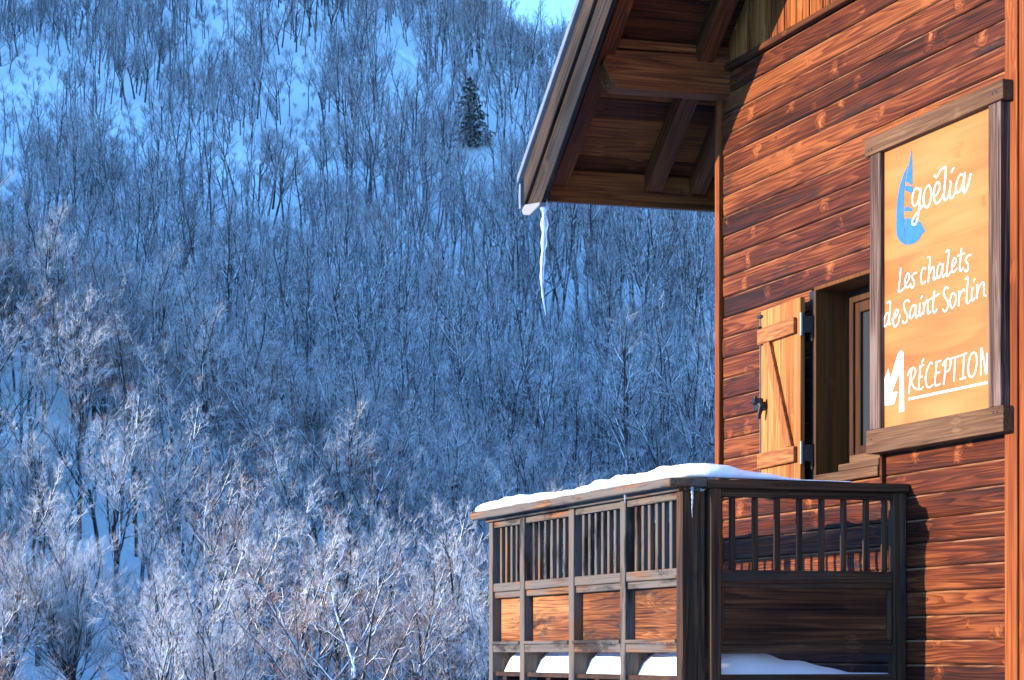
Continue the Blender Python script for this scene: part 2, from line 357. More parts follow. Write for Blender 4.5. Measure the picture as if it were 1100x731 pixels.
def tree_meshes(kind, seed, fr=1.0):
    """(trunk mesh data, crown mesh data) of a bare winter tree about 12-16 m high"""
    rg = np.random.default_rng(seed); TV = []; CV = []
    def addto(L, P, Rd, s):
        L.append(tubes(P, Rd, s))
    if kind == 'tall':
        H = rg.uniform(13, 17)
        P, Rd = trunk_path((0, 0, -0.8), (rg.uniform(-1.6, 1.6), rg.uniform(-1.2, 1.2), H), 10, rg, 0.16, 0.13, 0.02)
        l1 = grow(P, Rd, 13, 0.42, 0.97, (28, 60), (0.18, 0.36), 0.065, 5, 0.13, rg, 0.16)
        l2 = grow(*l1, 5, 0.2, 0.98, (28, 60), (0.30, 0.55), 0.026, 4, 0.14, rg, 0.16)
        l3 = grow(*l2, 4, 0.2, 1.0, (25, 55), (0.40, 0.70), 0.012 * fr, 3, 0.14, rg)
        l4 = grow(*l3, 2, 0.2, 1.0, (20, 50), (0.5, 0.9), 0.009 * fr, 2, 0.12, rg)
        tr = [(P, Rd, 6), (l1[0], l1[1], 4)]
    elif kind == 'fork':
        H = rg.uniform(12.5, 16); fk = rg.uniform(0.30, 0.46)
        P, Rd = trunk_path((0, 0, -0.8), (rg.uniform(-.6, .6), 0, H * fk), 5, rg, 0.12, 0.05, 0.14)
        q = H / (H * fk + .8)
        l0 = grow(P, Rd, 6, 0.55, 1.0, (14, 50), (0.42 * q, 0.56 * q), 0.085, 7, 0.13, rg, 0.14, 0.22, 0.05)
        l1 = grow(*l0, 8, 0.22, 0.99, (25, 60), (0.26, 0.48), 0.042, 5, 0.14, rg, 0.16)
        l2 = grow(*l1, 6, 0.15, 0.98, (28, 58), (0.34, 0.60), 0.022, 4, 0.15, rg, 0.16)
        l3 = grow(*l2, 5, 0.2, 1.0, (25, 50), (0.45, 0.75), 0.014 * fr, 3, 0.16, rg)
        l4 = grow(*l3, 3, 0.2, 1.0, (18, 45), (0.5, 0.9), 0.009 * fr, 2, 0.14, rg)
        tr = [(P, Rd, 6), (l0[0], l0[1], 5), (l1[0], l1[1], 4)]
    else:   # 'round': many stems from low down, dense brush of twigs
        H = rg.uniform(9.5, 12)
        P, Rd = trunk_path((0, 0, -0.6), (0.1, 0, 1.6), 4, rg, 0.05, 0.08, 0.16)
        bushy = fr > 1.5
        l0 = grow(P, Rd, 17 if bushy else 9, 0.5, 1.0, (4, 72) if bushy else (10, 58), (0.52 * H / 2.2, 0.66 * H / 2.2), 0.062, 7, 0.10, rg, 0.10, 0.2, 0.05)
        dn = 1.35 if fr > 1.5 else 1.0
        l1 = grow(*l0, int(9 * dn), 0.1 if bushy else 0.2, 0.99, (20, 48), (0.30, 0.52), 0.032, 5, 0.13, rg, 0.12)
        l2 = grow(*l1, int(7 * dn), 0.15, 0.98, (20, 45), (0.36, 0.62), 0.020, 4, 0.14, rg)
        l3 = grow(*l2, 5, 0.2, 1.0, (18, 42), (0.45, 0.75), 0.012 * fr, 3, 0.14, rg)
        l4 = grow(*l3, 3, 0.2, 1.0, (15, 40), (0.5, 0.9), 0.009 * fr, 2, 0.12, rg)
        tr = [(P, Rd, 6), (l0[0], l0[1], 4), (l1[0], l1[1], 4)]
    cb = [(l2[0], l2[1], 3)]; cr = [(l3[0], l3[1], 3), (l4[0], l4[1], 3)]
    def join(L):
        V, F, n = [], [], 0
        for p, r_, s in L:
            v, f = tubes(p, r_, s); V.append(v); F.append(f + n); n += len(v)
        return np.concatenate(V), np.concatenate(F)
    return join(tr), join(cb), join(cr)
KINDS = []      # (kind, twig material, trunk mesh, crown mesh, joined mesh)
for i, (kind, mt) in enumerate([('tall', 'twig_dark'), ('tall', 'twig_dark'), ('tall', 'twig_grey'), ('fork', 'twig_dark'), ('fork', 'twig_grey'), ('fork', 'twig_frost'),
                                ('round', 'twig_frost'), ('round', 'twig_grey'), ('round', 'twig_red'), ('fork', 'twig_red'), ('tall', 'twig_frost'), ('round', 'twig_pale')]):
    (tv, tf), (bv, bf), (cv, cf) = tree_meshes(kind, 100 + i, 1.6 if mt == 'twig_pale' else 1.35 if mt in ('twig_frost', 'twig_red') else 1.1 if mt == 'twig_grey' else 1.0)
    a = np_mesh('trunk', tv, tf); a.materials.append(M['bark'])
    b = np_mesh('crown', np.concatenate([bv, cv]), np.concatenate([bf, cf + len(bv)])); b.materials.append(M['limb']); b.materials.append(M[mt])
    ci_ = np.concatenate([np.zeros(len(bf), np.int32), np.ones(len(cf), np.int32)]); b.polygons.foreach_set('material_index', ci_)
    j = np_mesh('bare_trees', np.concatenate([tv, bv, cv]), np.concatenate([tf, bf + len(tv), cf + len(tv) + len(bv)]))
    for q in ('bark', 'limb', mt): j.materials.append(M[q])
    j.polygons.foreach_set('material_index', np.concatenate([np.zeros(len(tf), np.int32), ci_ + 1]))
    KINDS.append((kind, mt, a, b, j))
KLABEL = {('tall', 'twig_dark'): 'tall slender dark bare tree in the snowy wood on the slope', ('tall', 'twig_grey'): 'tall slender grey twigged bare tree in the snowy wood on the slope',
          ('fork', 'twig_dark'): 'dark forked bare tree in the snowy wood on the slope', ('fork', 'twig_grey'): 'grey forked bare tree in the snowy wood on the slope',
          ('fork', 'twig_frost'): 'forked bare tree with pale frosted crown in the snowy wood', ('round', 'twig_frost'): 'low round bare tree with pale frosted crown in the snowy wood',
          ('round', 'twig_grey'): 'low round grey twigged bare tree in the snowy wood', ('round', 'twig_red'): 'low round bare tree with reddish twigs in the snowy wood',
          ('fork', 'twig_red'): 'forked bare tree with reddish brown twigs in the snowy wood', ('tall', 'twig_frost'): 'tall slender bare tree with pale frosted crown in the snowy wood'}
def px2x(px, y): return (px - 550) / 2600 * y
# where the trees stand
pts = []
def density(x, y):
    n = mnoise.noise(Vector((x / 26, y / 45, 3.1))) + 0.6 * mnoise.noise(Vector((x / 9, y / 15, 8.8)))
    return n
r = random.Random(21); grid = {}
def free(x, y, dmin):
    gx, gy = int(x // 4), int(y // 4)
    for a in range(gx - 2, gx + 3):
        for b in range(gy - 2, gy + 3):
            for (u, v) in grid.get((a, b), ()):
                if (u - x) ** 2 + (v - y) ** 2 < dmin * dmin: return False
    return True
def take(x, y): grid.setdefault((int(x // 4), int(y // 4)), []).append((x, y))
# (px, distance, kind index, scale, label)
SPECIAL = [(82, 138, 11, 1.28, 'large round frost white tree at the lower left corner, palest of the wood'),
           (300, 184, 8, 1.25, 'broad round tree with rusty reddish crown on the crest of the near spur'),
           (190, 325, 3, 1.45, 'big dark forked tree rising high above the frosted crowns on the left'),
           (205, 150, 4, 0.85, 'grey forked tree with snowy limbs right of the palest round tree'),
           (188, 184, 11, 0.75, 'small round tree with pale pinkish crown on the crest of the near spur')]
for px, y, k, s, lb in SPECIAL: pts.append((px2x(px, y), y, k, s, lb)); take(px2x(px, y), y)
for _ in range(110000):
    y = 116 + (690 - 116) * r.random() ** 0.75 if r.random() < 0.8 else r.uniform(116, 205) if r.random() < 0.6 else r.uniform(168, 205)
    px = r.uniform(-140, 830); x = px2x(px, y)
    d = density(x, y); pyy = 700 - 2600 * float(gz(x, y)) / y
    th = -0.42
    if y > 370 and px < 340: th = 0.0
    elif y > 370: th = -0.40
    elif y > 215: th = -0.85 if px > 260 else -0.5
    shrub = False
    if y > 370 and d < th and r.random() < 0.5 and pyy > -100: shrub = True; d = th
    if y < 203: th = -1.1
    if y < 139: th = -0.4 if px < 260 else -0.05
    if pyy < -140 or d < th: continue
    if 484 < px < 526 and y > 300 and -12 < pyy - 158 < 62: continue
    if y < 144 and 20 < px < 150: continue
    if (278 < px < 322 or 174 < px < 202) and 170 < y < 188: continue
    if 405 < px < 458 and y > 350 and 50 < pyy < 118: continue
    if not free(x, y, 2.3 if y < 172 else 1.9 if y < 205 else 2.7 if y < 330 else 3.4): continue
    # sorts of tree by place: pale frosted crowns low on the left, dark slender ones above and to the right
    lft = y < 203 - max(0, px - 350) * 0.05
    u = r.random()
    if lft and not free(x, y, 2.5 if y < 172 else 2.0): continue
    if lft: k = 5 if u < 0.32 else 6 if u < 0.54 else 8 if u < 0.60 else 9 if u < 0.71 else 4 if u < 0.90 else 3
    elif mnoise.noise(Vector((x / 16, y / 30, 21.0))) + 0.3 * u > 0.32: k = 4 if u < 0.35 else 2 if u < 0.7 else 10 if u < 0.8 else 5 if u < 0.9 else 9
    else: k = 0 if u < 0.20 else 1 if u < 0.40 else 3 if u < 0.80 else 7 if u < 0.88 else 4
    if shrub: k = 7
    s = 0.24 * r.uniform(0.7, 1.6) if shrub else r.uniform(0.65, 1.1) * (0.88 if lft else 1.0)
    if not lft: s *= 1 + 0.55 * mnoise.noise(Vector((x / 13, y / 22, 40.0)))
    pts.append((x, y, k, s, None)); take(x, y)
    if len(pts) > 6000: break
pts = pts[:len(SPECIAL)] + sorted(pts[len(SPECIAL):], key=lambda p: p[1])
inview = [p for p in pts if p[4] or 0 <= 550 + 2600 * p[0] / p[1] <= 770][:298]
ids = set(id(p) for p in inview)
rest = [p for p in pts if id(p) not in ids]
for x, y, k, s, lb in inview:
    kind, mt, a, b, j = KINDS[k]
    t = empty('bare_tree', (x, y, float(gz(x, y))), r.uniform(0, 6.28)); t.scale = (s * r.uniform(0.9, 1.1), s * r.uniform(0.9, 1.1), s)
    t.rotation_euler[0] = r.gauss(0, 0.07); t.rotation_euler[1] = r.gauss(0, 0.07)
    tag(t, lb or KLABEL[(kind, mt)], 'tree', 'bare trees of the snowy wood')
    for nm, me in (('trunk', a), ('crown', b)):
        o = bpy.data.objects.new(nm, me); C.objects.link(o); o.parent = t
# the rest of the wood, one mass further up the slope
pc = bpy.data.collections.new('tree_kinds')
for kind, mt, a, b, j in KINDS:
    o = bpy.data.objects.new('bare_trees', j); pc.objects.link(o)
n = len(rest); arr = np.array([(p[0], p[1], float(gz(p[0], p[1]))) for p in rest])
me = bpy.data.meshes.new('forest'); me.from_pydata(arr.tolist(), [], [])
def attr(nm, ty, data, key='value'):
    a = me.attributes.new(nm, ty, 'POINT'); a.data.foreach_set(key, np.asarray(data).ravel())
attr('pick', 'INT', np.array([p[2] for p in rest], np.int32))
attr('size', 'FLOAT', np.array([p[3] for p in rest], np.float32))
rot = np.stack([rng.normal(0, 0.11, n), rng.normal(0, 0.11, n), rng.uniform(0, 6.28, n)], 1).astype(np.float32)
attr('turn', 'FLOAT_VECTOR', rot, 'vector')
forest = bpy.data.objects.new('forest', me); C.objects.link(forest)
tag(forest, 'far leafless wood covering the upper snowy slope', 'wood', None, 'stuff')
g = bpy.data.node_groups.new('forest', 'GeometryNodeTree')
g.interface.new_socket('Geometry', in_out='INPUT', socket_type='NodeSocketGeometry'); g.interface.new_socket('Geometry', in_out='OUTPUT', socket_type='NodeSocketGeometry')
gi = g.nodes.new('NodeGroupInput'); go = g.nodes.new('NodeGroupOutput'); ip = g.nodes.new('GeometryNodeInstanceOnPoints'); ci = g.nodes.new('GeometryNodeCollectionInfo')
ci.inputs['Collection'].default_value = pc; ci.inputs['Separate Children'].default_value = True; ci.inputs['Reset Children'].default_value = True
def named(nm, ty):
    x = g.nodes.new('GeometryNodeInputNamedAttribute'); x.data_type = ty; x.inputs['Name'].default_value = nm; return x.outputs['Attribute']
g.links.new(gi.outputs[0], ip.inputs['Points']); g.links.new(ci.outputs[0], ip.inputs['Instance'])
ip.inputs['Pick Instance'].default_value = True
g.links.new(named('pick', 'INT'), ip.inputs['Instance Index']); g.links.new(named('turn', 'FLOAT_VECTOR'), ip.inputs['Rotation']); g.links.new(named('size', 'FLOAT'), ip.inputs['Scale'])
g.links.new(ip.outputs[0], go.inputs[0])
forest.modifiers.new('forest', 'NODES').node_group = g

# the lone spruce
SY = 540.0; sx = px2x(505, SY)
for yy in np.arange(300, 690, 2.0):      # the distance at which the slope passes its foot
    if 700 - 2600 * (float(gz(px2x(505, yy), yy))) / yy < 160: SY = float(yy); sx = px2x(505, SY); break
sp_ = empty('spruce_tree', (sx, SY, float(gz(sx, SY)))); tag(sp_, 'lone dark green spruce with snow on its boughs among bare trees', 'tree')
H = 75 / 2600 * SY
mb = MB(); mb.tube([(0, 0, -0.5), (0, 0, H * 0.5), (0, 0, H)], [0.28, 0.16, 0.02], 6); mb.build('trunk', M['bark'], sp_)
M['needles'] = bark_mat('spruce_needles', (0.003, 0.009, 0.008), (0.012, 0.028, 0.024), 0.29)
mb = MB(); rr = random.Random(4)
zt = H * 0.06
while zt < H * 0.985:
    f = 1 - zt / H; L0 = H * 0.42 * f ** 0.7 * rr.uniform(0.55, 1.1) + 0.12
    for q in range(10):
        a = rr.uniform(0, 6.28); L = L0 * rr.uniform(0.6, 1.15); ca, sa = math.cos(a), math.sin(a); dz = -0.32 * L
        m = 5
        for i in range(m):       # drooping sprays of needles along the bough
            t0_, t1_ = i / m, (i + 1.25) / m; wv = (0.34 * L * (1 - t0_) + 0.22) * rr.uniform(0.6, 1.1)
            p = [(ca * L * t0_, sa * L * t0_, zt + dz * t0_ ** 1.4), (ca * L * t1_, sa * L * t1_, zt + dz * t1_ ** 1.4 + 0.05)]
            mb.add([p[0], (p[1][0] - sa * wv, p[1][1] + ca * wv, p[1][2] - 1.0 * wv - rr.uniform(0, .25)), (p[1][0], p[1][1], p[1][2] + 0.06), (p[1][0] + sa * wv, p[1][1] - ca * wv, p[1][2] - 1.0 * wv - rr.uniform(0, .25))],
                   [(0, 1, 2), (0, 2, 3)])
    zt += H * 0.026 * (0.5 + f)
me = bpy.data.meshes.new('crown'); me.from_pydata(mb.v, [], mb.f); me.materials.append(M['needles'])
o = bpy.data.objects.new('crown', me); C.objects.link(o); o.parent = sp_

# fallen trunk under snow on the upper slope
fy = 560.0
for yy in np.arange(380, 690, 2.0):
    if 700 - 2600 * (float(gz(px2x(432, yy), yy))) / yy < 64: fy = float(yy); break
fx = px2x(432, fy); pa = (fx - 4.5, fy + 16); pb = (fx + 4.0, fy - 12)
mb = MB(); P_ = []
for i in range(9):
    t = i / 8; x = pa[0] * (1 - t) + pb[0] * t; y = pa[1] * (1 - t) + pb[1] * t; P_.append((x, y, float(gz(x, y)) + 1.0 + 0.25 * math.sin(i * 2.1)))
mb.tube(P_, [0.25, 0.38, 0.48, 0.55, 0.6, 0.65, 0.7, 0.75, 0.78], 8); o = mb.build('fallen_trunk', M['hill_snow'], None, 0, True)
tag(o, 'snow covered fallen trunk lying aslant on the upper slope left of the spruce', 'trunk')

# ------------------------------------------------------------------ winter haze in the valley
mb = MB(); mb.box((-1300, -500, -30), (1100, 2700, 420))
hm = bpy.data.materials.new('haze'); hm.use_nodes = True; hm.node_tree.nodes.clear()
vo_ = hm.node_tree.nodes.new('ShaderNodeVolumePrincipled'); ho_ = hm.node_tree.nodes.new('ShaderNodeOutputMaterial')
vo_.inputs['Color'].default_value = (0.60, 0.82, 1.0, 1); vo_.inputs['Density'].default_value = 0.00003; vo_.inputs['Anisotropy'].default_value = 0.0
hm.node_tree.links.new(vo_.outputs[0], ho_.inputs['Volume'])
hz = mb.build('haze', hm); tag(hz, 'thin blue winter haze filling the valley', None, None, 'stuff')
# ------------------------------------------------------------------ the chalet (local frame: x along the sign wall, y into it, z up)
P0 = Vector((2.246, 13.73, 0)); AX = Vector((0.31404, -0.94941, 0)); AY = Vector((0.94941, 0.31404, 0))
RZ = math.atan2(AX.y, AX.x)
chalet = empty('chalet', (P0.x, P0.y, 0), RZ)
tag(chalet, 'red brown timber chalet with deep eaves, open shutter and wooden balcony', 'chalet')
WX0, WX1 = -2.64, 4.2            # sign wall
OX0, OX1, OZ0, OZ1 = -1.205, -0.30, 1.0163, 2.2376   # window opening
SL = 0.75
def top(x): return 4.244 + SL * (x + 2.472)     # upper edge of the barge board

# wall boards
mb = MB(); r = random.Random(3); PITCH = 0.1357
def board(x0, x1, z, yo, ch):
    h = PITCH - 0.004
    prof = [(0.028, 0), (yo + 0.006, 0), (yo, 0.007), (yo - ch, h * 0.5), (yo, h - 0.008), (yo + 0.008, h), (0.028, h)]
    mb.prism(prof, x0, x1, lambda u, v, t: (t, u, z + v))
z = 3.866 - PITCH
while z > -3.0:
    yo = r.uniform(-0.004, 0.004); ch = r.uniform(0.0, 0.004); j = r.uniform(-0.012, 0.012)
    if z + PITCH > OZ0 + 0.005 and z < OZ1 - 0.005:
        board(WX0 + j, OX0 - 0.072, z, yo, ch); board(OX1 + 0.03, WX1, z, yo, ch)
    else:
        board(WX0 + j, WX1, z, yo, ch)
    z -= PITCH
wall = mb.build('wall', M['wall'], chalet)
# core of the house behind the boards (with the other sides)
mb = MB()
mb.box((-2.60, 0.03, -3), (OX0 - 0.02, 0.30, 3.86)); mb.box((OX1 + 0.02, 0.03, -3), (WX1, 0.30, 3.86))
mb.box((OX0 - 0.02, 0.03, OZ1 + 0.02), (OX1 + 0.02, 0.30, 3.86)); mb.box((OX0 - 0.02, 0.03, -3), (OX1 + 0.02, 0.30, OZ0 - 0.02))
mb.box((-2.60, 0.302, -3), (-2.45, 7.0, 3.86)); mb.box((WX1 - 0.2, 0.302, -3), (WX1, 7.0, 3.86)); mb.box((-2.448, 6.85, -3), (WX1 - 0.202, 7.0, 3.86))
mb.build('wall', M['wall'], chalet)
# gable cladding of upright boards above the string board
mb = MB(); x = -2.60; 
while x < WX1:
    wd = 0.082; yo = r.uniform(-0.006, 0.002)
    zt0, zt1 = top(x) - 0.13, top(x + wd) - 0.13
    mb.add([(x, yo, 3.90), (x + wd, yo, 3.90), (x + wd, yo, zt1), (x, yo, zt0), (x, 0.03, 3.90), (x + wd, 0.03, 3.90), (x + wd, 0.03, zt1), (x, 0.03, zt0)],
           [(0, 1, 2, 3), (4, 7, 6, 5), (0, 4, 5, 1), (1, 5, 6, 2), (2, 6, 7, 3), (3, 7, 4, 0)])
    x += 0.094
mb.build('gable_cladding', M['clad'], chalet)
mb = MB(); mb.prism([(-2.6, 3.862), (WX1, 3.862), (WX1, top(WX1) - 0.13), (-2.6, top(-2.6) - 0.13)], 0.032, 0.2, lambda u, v, t: (u, t, v)); mb.build('gable_wall', M['eave_y'], chalet)
mb = MB(); mb.box((-2.66, -0.045, 3.868), (WX1, 0.0, 3.905)); mb.build('string_board', M['eave_x'], chalet, 0.004)
mb = MB(); mb.box((-2.735, -0.022, -3), (-2.665, 0.05, 3.86)); mb.build('corner_board', M['trim'], chalet, 0.004)
mb = MB(); mb.box((1.150, -0.040, -3), (1.275, -0.006, 5.4)); mb.box((1.278, -0.028, -3), (1.36, -0.006, 5.4)); mb.build('trim_board', M['trim'], chalet, 0.003)

# roof: soffit boards on rafters, purlin, barge board, eave fascia, sheet metal edge
YE = -1.0
mb = MB(); x = -3.66; 
while x < 5.0:
    wd = 0.128
    mb.add([(x, YE + 0.02, top(x) - 0.13), (x + wd, YE + 0.02, top(x + wd) - 0.13), (x + wd, 7.4, top(x + wd) - 0.13), (x, 7.4, top(x) - 0.13),
            (x, YE + 0.02, top(x) - 0.105), (x + wd, YE + 0.02, top(x + wd) - 0.105), (x + wd, 7.4, top(x + wd) - 0.105), (x, 7.4, top(x) - 0.105)],
           [(0, 1, 2, 3), (4, 7, 6, 5), (0, 4, 5, 1), (1, 5, 6, 2), (2, 6, 7, 3), (3, 7, 4, 0)])
    x += 0.137
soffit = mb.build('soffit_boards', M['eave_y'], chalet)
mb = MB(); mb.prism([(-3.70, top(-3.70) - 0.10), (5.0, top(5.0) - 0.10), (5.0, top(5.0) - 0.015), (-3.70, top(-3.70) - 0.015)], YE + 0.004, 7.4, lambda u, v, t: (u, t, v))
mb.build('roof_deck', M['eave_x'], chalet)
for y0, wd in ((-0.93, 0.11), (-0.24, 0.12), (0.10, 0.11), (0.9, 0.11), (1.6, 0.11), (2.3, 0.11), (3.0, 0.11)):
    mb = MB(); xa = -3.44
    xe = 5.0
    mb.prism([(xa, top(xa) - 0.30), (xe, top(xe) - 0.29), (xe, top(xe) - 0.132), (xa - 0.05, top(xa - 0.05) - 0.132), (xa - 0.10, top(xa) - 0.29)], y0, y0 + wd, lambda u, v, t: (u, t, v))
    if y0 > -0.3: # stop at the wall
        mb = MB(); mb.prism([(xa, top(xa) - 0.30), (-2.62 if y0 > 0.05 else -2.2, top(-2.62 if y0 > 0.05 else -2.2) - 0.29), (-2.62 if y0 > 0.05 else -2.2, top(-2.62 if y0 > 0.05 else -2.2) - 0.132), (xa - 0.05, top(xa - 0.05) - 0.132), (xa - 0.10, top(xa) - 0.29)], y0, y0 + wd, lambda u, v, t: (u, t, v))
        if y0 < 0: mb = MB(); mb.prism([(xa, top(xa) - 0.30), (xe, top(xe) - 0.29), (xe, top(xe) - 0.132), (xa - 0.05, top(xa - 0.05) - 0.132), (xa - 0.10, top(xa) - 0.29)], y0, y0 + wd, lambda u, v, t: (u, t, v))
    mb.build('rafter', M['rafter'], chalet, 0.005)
mb = MB(); mb.prism([(0.02, 3.705), (-0.80, 3.695), (-0.845, 3.74), (-0.905, 3.85), (-0.865, 3.945), (0.02, 3.965)], -2.52, -2.70, lambda u, v, t: (t, u, v))
mb.build('purlin', M['purlin'], chalet, 0.006)
mb = MB(); mb.box((-2.69, -0.87, 3.966), (-2.535, -0.0, 4.025)); mb.build('wall_plate', M['purlin'], chalet, 0.005)
for px in (0.6,):
    mb = MB(); mb.prism([(0.02, 5.90), (-0.80, 5.90), (-0.9, 6.05), (-0.86, 6.15), (0.02, 6.15)], px, px + 0.2, lambda u, v, t: (t, u, v)); mb.build('purlin', M['purlin'], chalet, 0.006)
# eave fascia across the rafter feet
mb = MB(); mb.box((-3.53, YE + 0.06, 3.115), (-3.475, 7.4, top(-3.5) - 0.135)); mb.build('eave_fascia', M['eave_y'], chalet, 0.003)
# barge board in two laps
bx1 = 5.0
def lo(x): return top(x) - 0.42
mb = MB()
mb.prism([(-3.685, top(-3.685) - 0.02), (-3.70, 3.125), (-3.40, 3.085), (bx1, lo(bx1)), (bx1, top(bx1) - 0.02)], YE - 0.03, YE + 0.006, lambda u, v, t: (u, t, v))
mb.build('barge_board', M['barge'], chalet, 0.004)
mb = MB()
mb.prism([(-3.70, top(-3.70) - 0.005), (-3.70, top(-3.70) - 0.20), (bx1, top(bx1) - 0.20), (bx1, top(bx1) - 0.005)], YE - 0.056, YE - 0.032, lambda u, v, t: (u, t, v))
mb.build('barge_board', M['barge'], chalet, 0.004)
mb = MB()
mb.prism([(-3.76, top(-3.76) + 0.0), (-3.76, top(-3.76) + 0.055), (bx1, top(bx1) + 0.055), (bx1, top(bx1) + 0.0)], YE - 0.085, YE + 0.5, lambda u, v, t: (u, t, v))
mb.prism([(-3.76, top(-3.76) + 0.0), (-3.78, top(-3.76) - 0.09), (-3.765, 3.10), (-3.74, 3.10), (-3.74, top(-3.74) - 0.02)], YE - 0.07, YE + 0.004, lambda u, v, t: (u, t, v))
mb.build('roof_flashing', M['zinc'], chalet, 0.003)
mb = MB(); mb.prism([(-3.765, 3.102), (-3.70, 3.122), (-3.38, 3.083), (-3.39, 3.062), (-3.60, 3.030), (-3.74, 3.058)], YE - 0.05, YE + 0.004, lambda u, v, t: (u, t, v)); mb.build('drip_edge', plain('pale_zinc', (0.18, 0.18, 0.19), 0.6, 0.1, 0.1, 9), chalet, 0.004)
mb = MB(); mb.prism([(-3.72, top(-3.72) - 0.0), (5.0, top(5.0) - 0.0), (5.0, top(5.0) + 0.05), (-3.72, top(-3.72) + 0.05)], YE + 0.51, 7.4, lambda u, v, t: (u, t, v)); mb.build('roof', M['zinc'], chalet)

# window
mb = MB(); e_ = 0.024
mb.prism([(OX0, OZ0), (OX0, OZ1), (OX1, OZ1), (OX1, OZ0), (OX1 - e_, OZ0), (OX1 - e_, OZ1 - e_), (OX0 + e_, OZ1 - e_), (OX0 + e_, OZ0)], -0.014, 0.27, lambda u, v, t: (u, t, v))
win = mb.build('window', M['reveal'], chalet, 0.003)
mb = MB(); mb.box((OX0 + 0.025, -0.03, OZ0 + 0.004), (OX1 - 0.025, 0.27, OZ0 + 0.062)); mb.build('sill', M['sframe_x'], win, 0.004); mb = MB(); mb.box((OX0 + 0.35, -0.02, OZ0 + 0.064), (OX1 - 0.03, 0.20, OZ0 + 0.105)); mb.box((OX0 + 0.42, 0.02, OZ0 + 0.107), (OX1 - 0.03, 0.22, OZ0 + 0.155)); mb.build('sill', M['sframe_x'], win, 0.004)
mb = MB()
for a, b in (((OX0 + 0.026, OZ0 + 0.064), (OX0 + 0.10, OZ1 - 0.026)), ((OX1 - 0.10, OZ0 + 0.064), (OX1 - 0.026, OZ1 - 0.026)), ((OX0 + 0.101, OZ1 - 0.10), (OX1 - 0.101, OZ1 - 0.026)), ((OX0 + 0.101, OZ0 + 0.064), (OX1 - 0.101, OZ0 + 0.17))):
    mb.box((a[0], 0.20, a[1]), (b[0], 0.268, b[1]))
mb.build('frame', M['wframe'], win, 0.004)
mb = MB()
for a, b in (((OX0 + 0.102, OZ0 + 0.171), (OX0 + 0.165, OZ1 - 0.101)), ((OX1 - 0.165, OZ0 + 0.171), (OX1 - 0.102, OZ1 - 0.101)), ((OX0 + 0.166, OZ1 - 0.165), (OX1 - 0.166, OZ1 - 0.101)), ((OX0 + 0.166, OZ0 + 0.171), (OX1 - 0.166, OZ0 + 0.24))):
    mb.box((a[0], 0.215, a[1]), (b[0], 0.262, b[1]))
mb.build('sash', M['wframe'], win, 0.005)
mb = MB(); mb.box((OX0 + 0.15, 0.238, OZ0 + 0.16), (OX1 - 0.15, 0.246, OZ1 - 0.13)); mb.build('pane', M['glass'], win)
mb = MB(); mb.box((OX0 - 0.05, 0.28, OZ0 - 0.05), (OX1 + 0.05, 0.299, OZ1 + 0.05)); mb.build('window_back', M['iron'], win)
mb = MB(); mb.box((OX1 + 0.002, -0.028, OZ0 - 0.09), (OX1 + 0.028, 0.02, OZ1 + 0.02)); mb.build('casing', M['eave_x'], win, 0.003)

# shutter folded back beside the window, standing a little off the wall
SX0, SX1, SZ0, SZ1 = -1.900, -1.236, 0.98, 2.18
def sh(x, y, z): return (x, y - 0.022 - (x - SX0) * 0.055, z)
shutter = None
mb = MB(); n = 6; wd = (SX1 - SX0) / n
for i in range(n): mb.box((SX0 + i * wd + 0.0015, -0.034, SZ0), (SX0 + (i + 1) * wd - 0.0015, 0.0, SZ1), sh)
shutter = mb.build('shutter', M['shut'], chalet, 0.004)
for za in (1.962, 1.168):
    mb = MB(); mb.box((SX0 - 0.002, -0.062, za), (SX1 - 0.045, -0.036, za + 0.098), sh); mb.build('batten', M['batt'], shutter, 0.004)
mb = MB(); mb.prism([(-1.80, 1.960), (-1.70, 1.960), (-1.325, 1.268), (-1.425, 1.268)], -0.060, -0.036, lambda u, v, t: sh(u, t, v)); mb.build('brace', M['brace'], shutter, 0.003)
mb = MB(); mb.tube([sh(SX0 - 0.012, -0.03, SZ0), sh(SX0 - 0.012, -0.03, SZ1 - 0.02)], 0.009, 8); mb.box((SX0 - 0.03, -0.05, SZ1 - 0.045), (SX0 + 0.035, -0.036, SZ1 - 0.028), sh); mb.box((SX0 - 0.02, -0.055, SZ1 - 0.16), (SX0 + 0.015, -0.036, SZ1 - 0.10), sh)
mb.build('bolt_rod', M['iron'], shutter)
mb = MB(); zc = 1.565
mb.box((SX0 - 0.03, -0.075, zc - 0.02), (SX0 + 0.11, -0.037, zc + 0.025), sh); mb.box((SX0 - 0.02, -0.09, zc + 0.03), (SX0 + 0.03, -0.037, zc + 0.055), sh)
mb.tube([sh(SX0 + 0.085, -0.085, zc + 0.045), sh(SX0 + 0.10, -0.07, zc + 0.0), sh(SX0 + 0.07, -0.08, zc - 0.08)], [0.016, 0.02, 0.012], 8); mb.tube([sh(SX0 + 0.02, -0.08, zc + 0.06), sh(SX0 + 0.05, -0.10, zc + 0.02), sh(SX0 + 0.10, -0.10, zc + 0.035)], [0.012, 0.016, 0.018], 8)
mb.build('latch', M['iron'], shutter)
for za in (1.94, 1.15):
    mb = MB(); mb.tube([(-1.219, -0.088, za), (-1.219, -0.088, za + 0.14)], 0.013, 8); mb.box((-1.228, -0.080, za + 0.02), (-1.214, -0.012, za + 0.12)); mb.box((-1.2255, -0.024, za - 0.03), (-1.208, -0.016, za + 0.02))
    mb.build('hinge', M['hinge'], shutter)
mb = MB(); mb.box((-1.275, -0.010, OZ0 - 0.08), (-1.207, 0.02, OZ1 - 0.02)); mb.build('hinge_post', M['iron'], chalet)  # black strip added for the shutter's shadow in the hinge gap

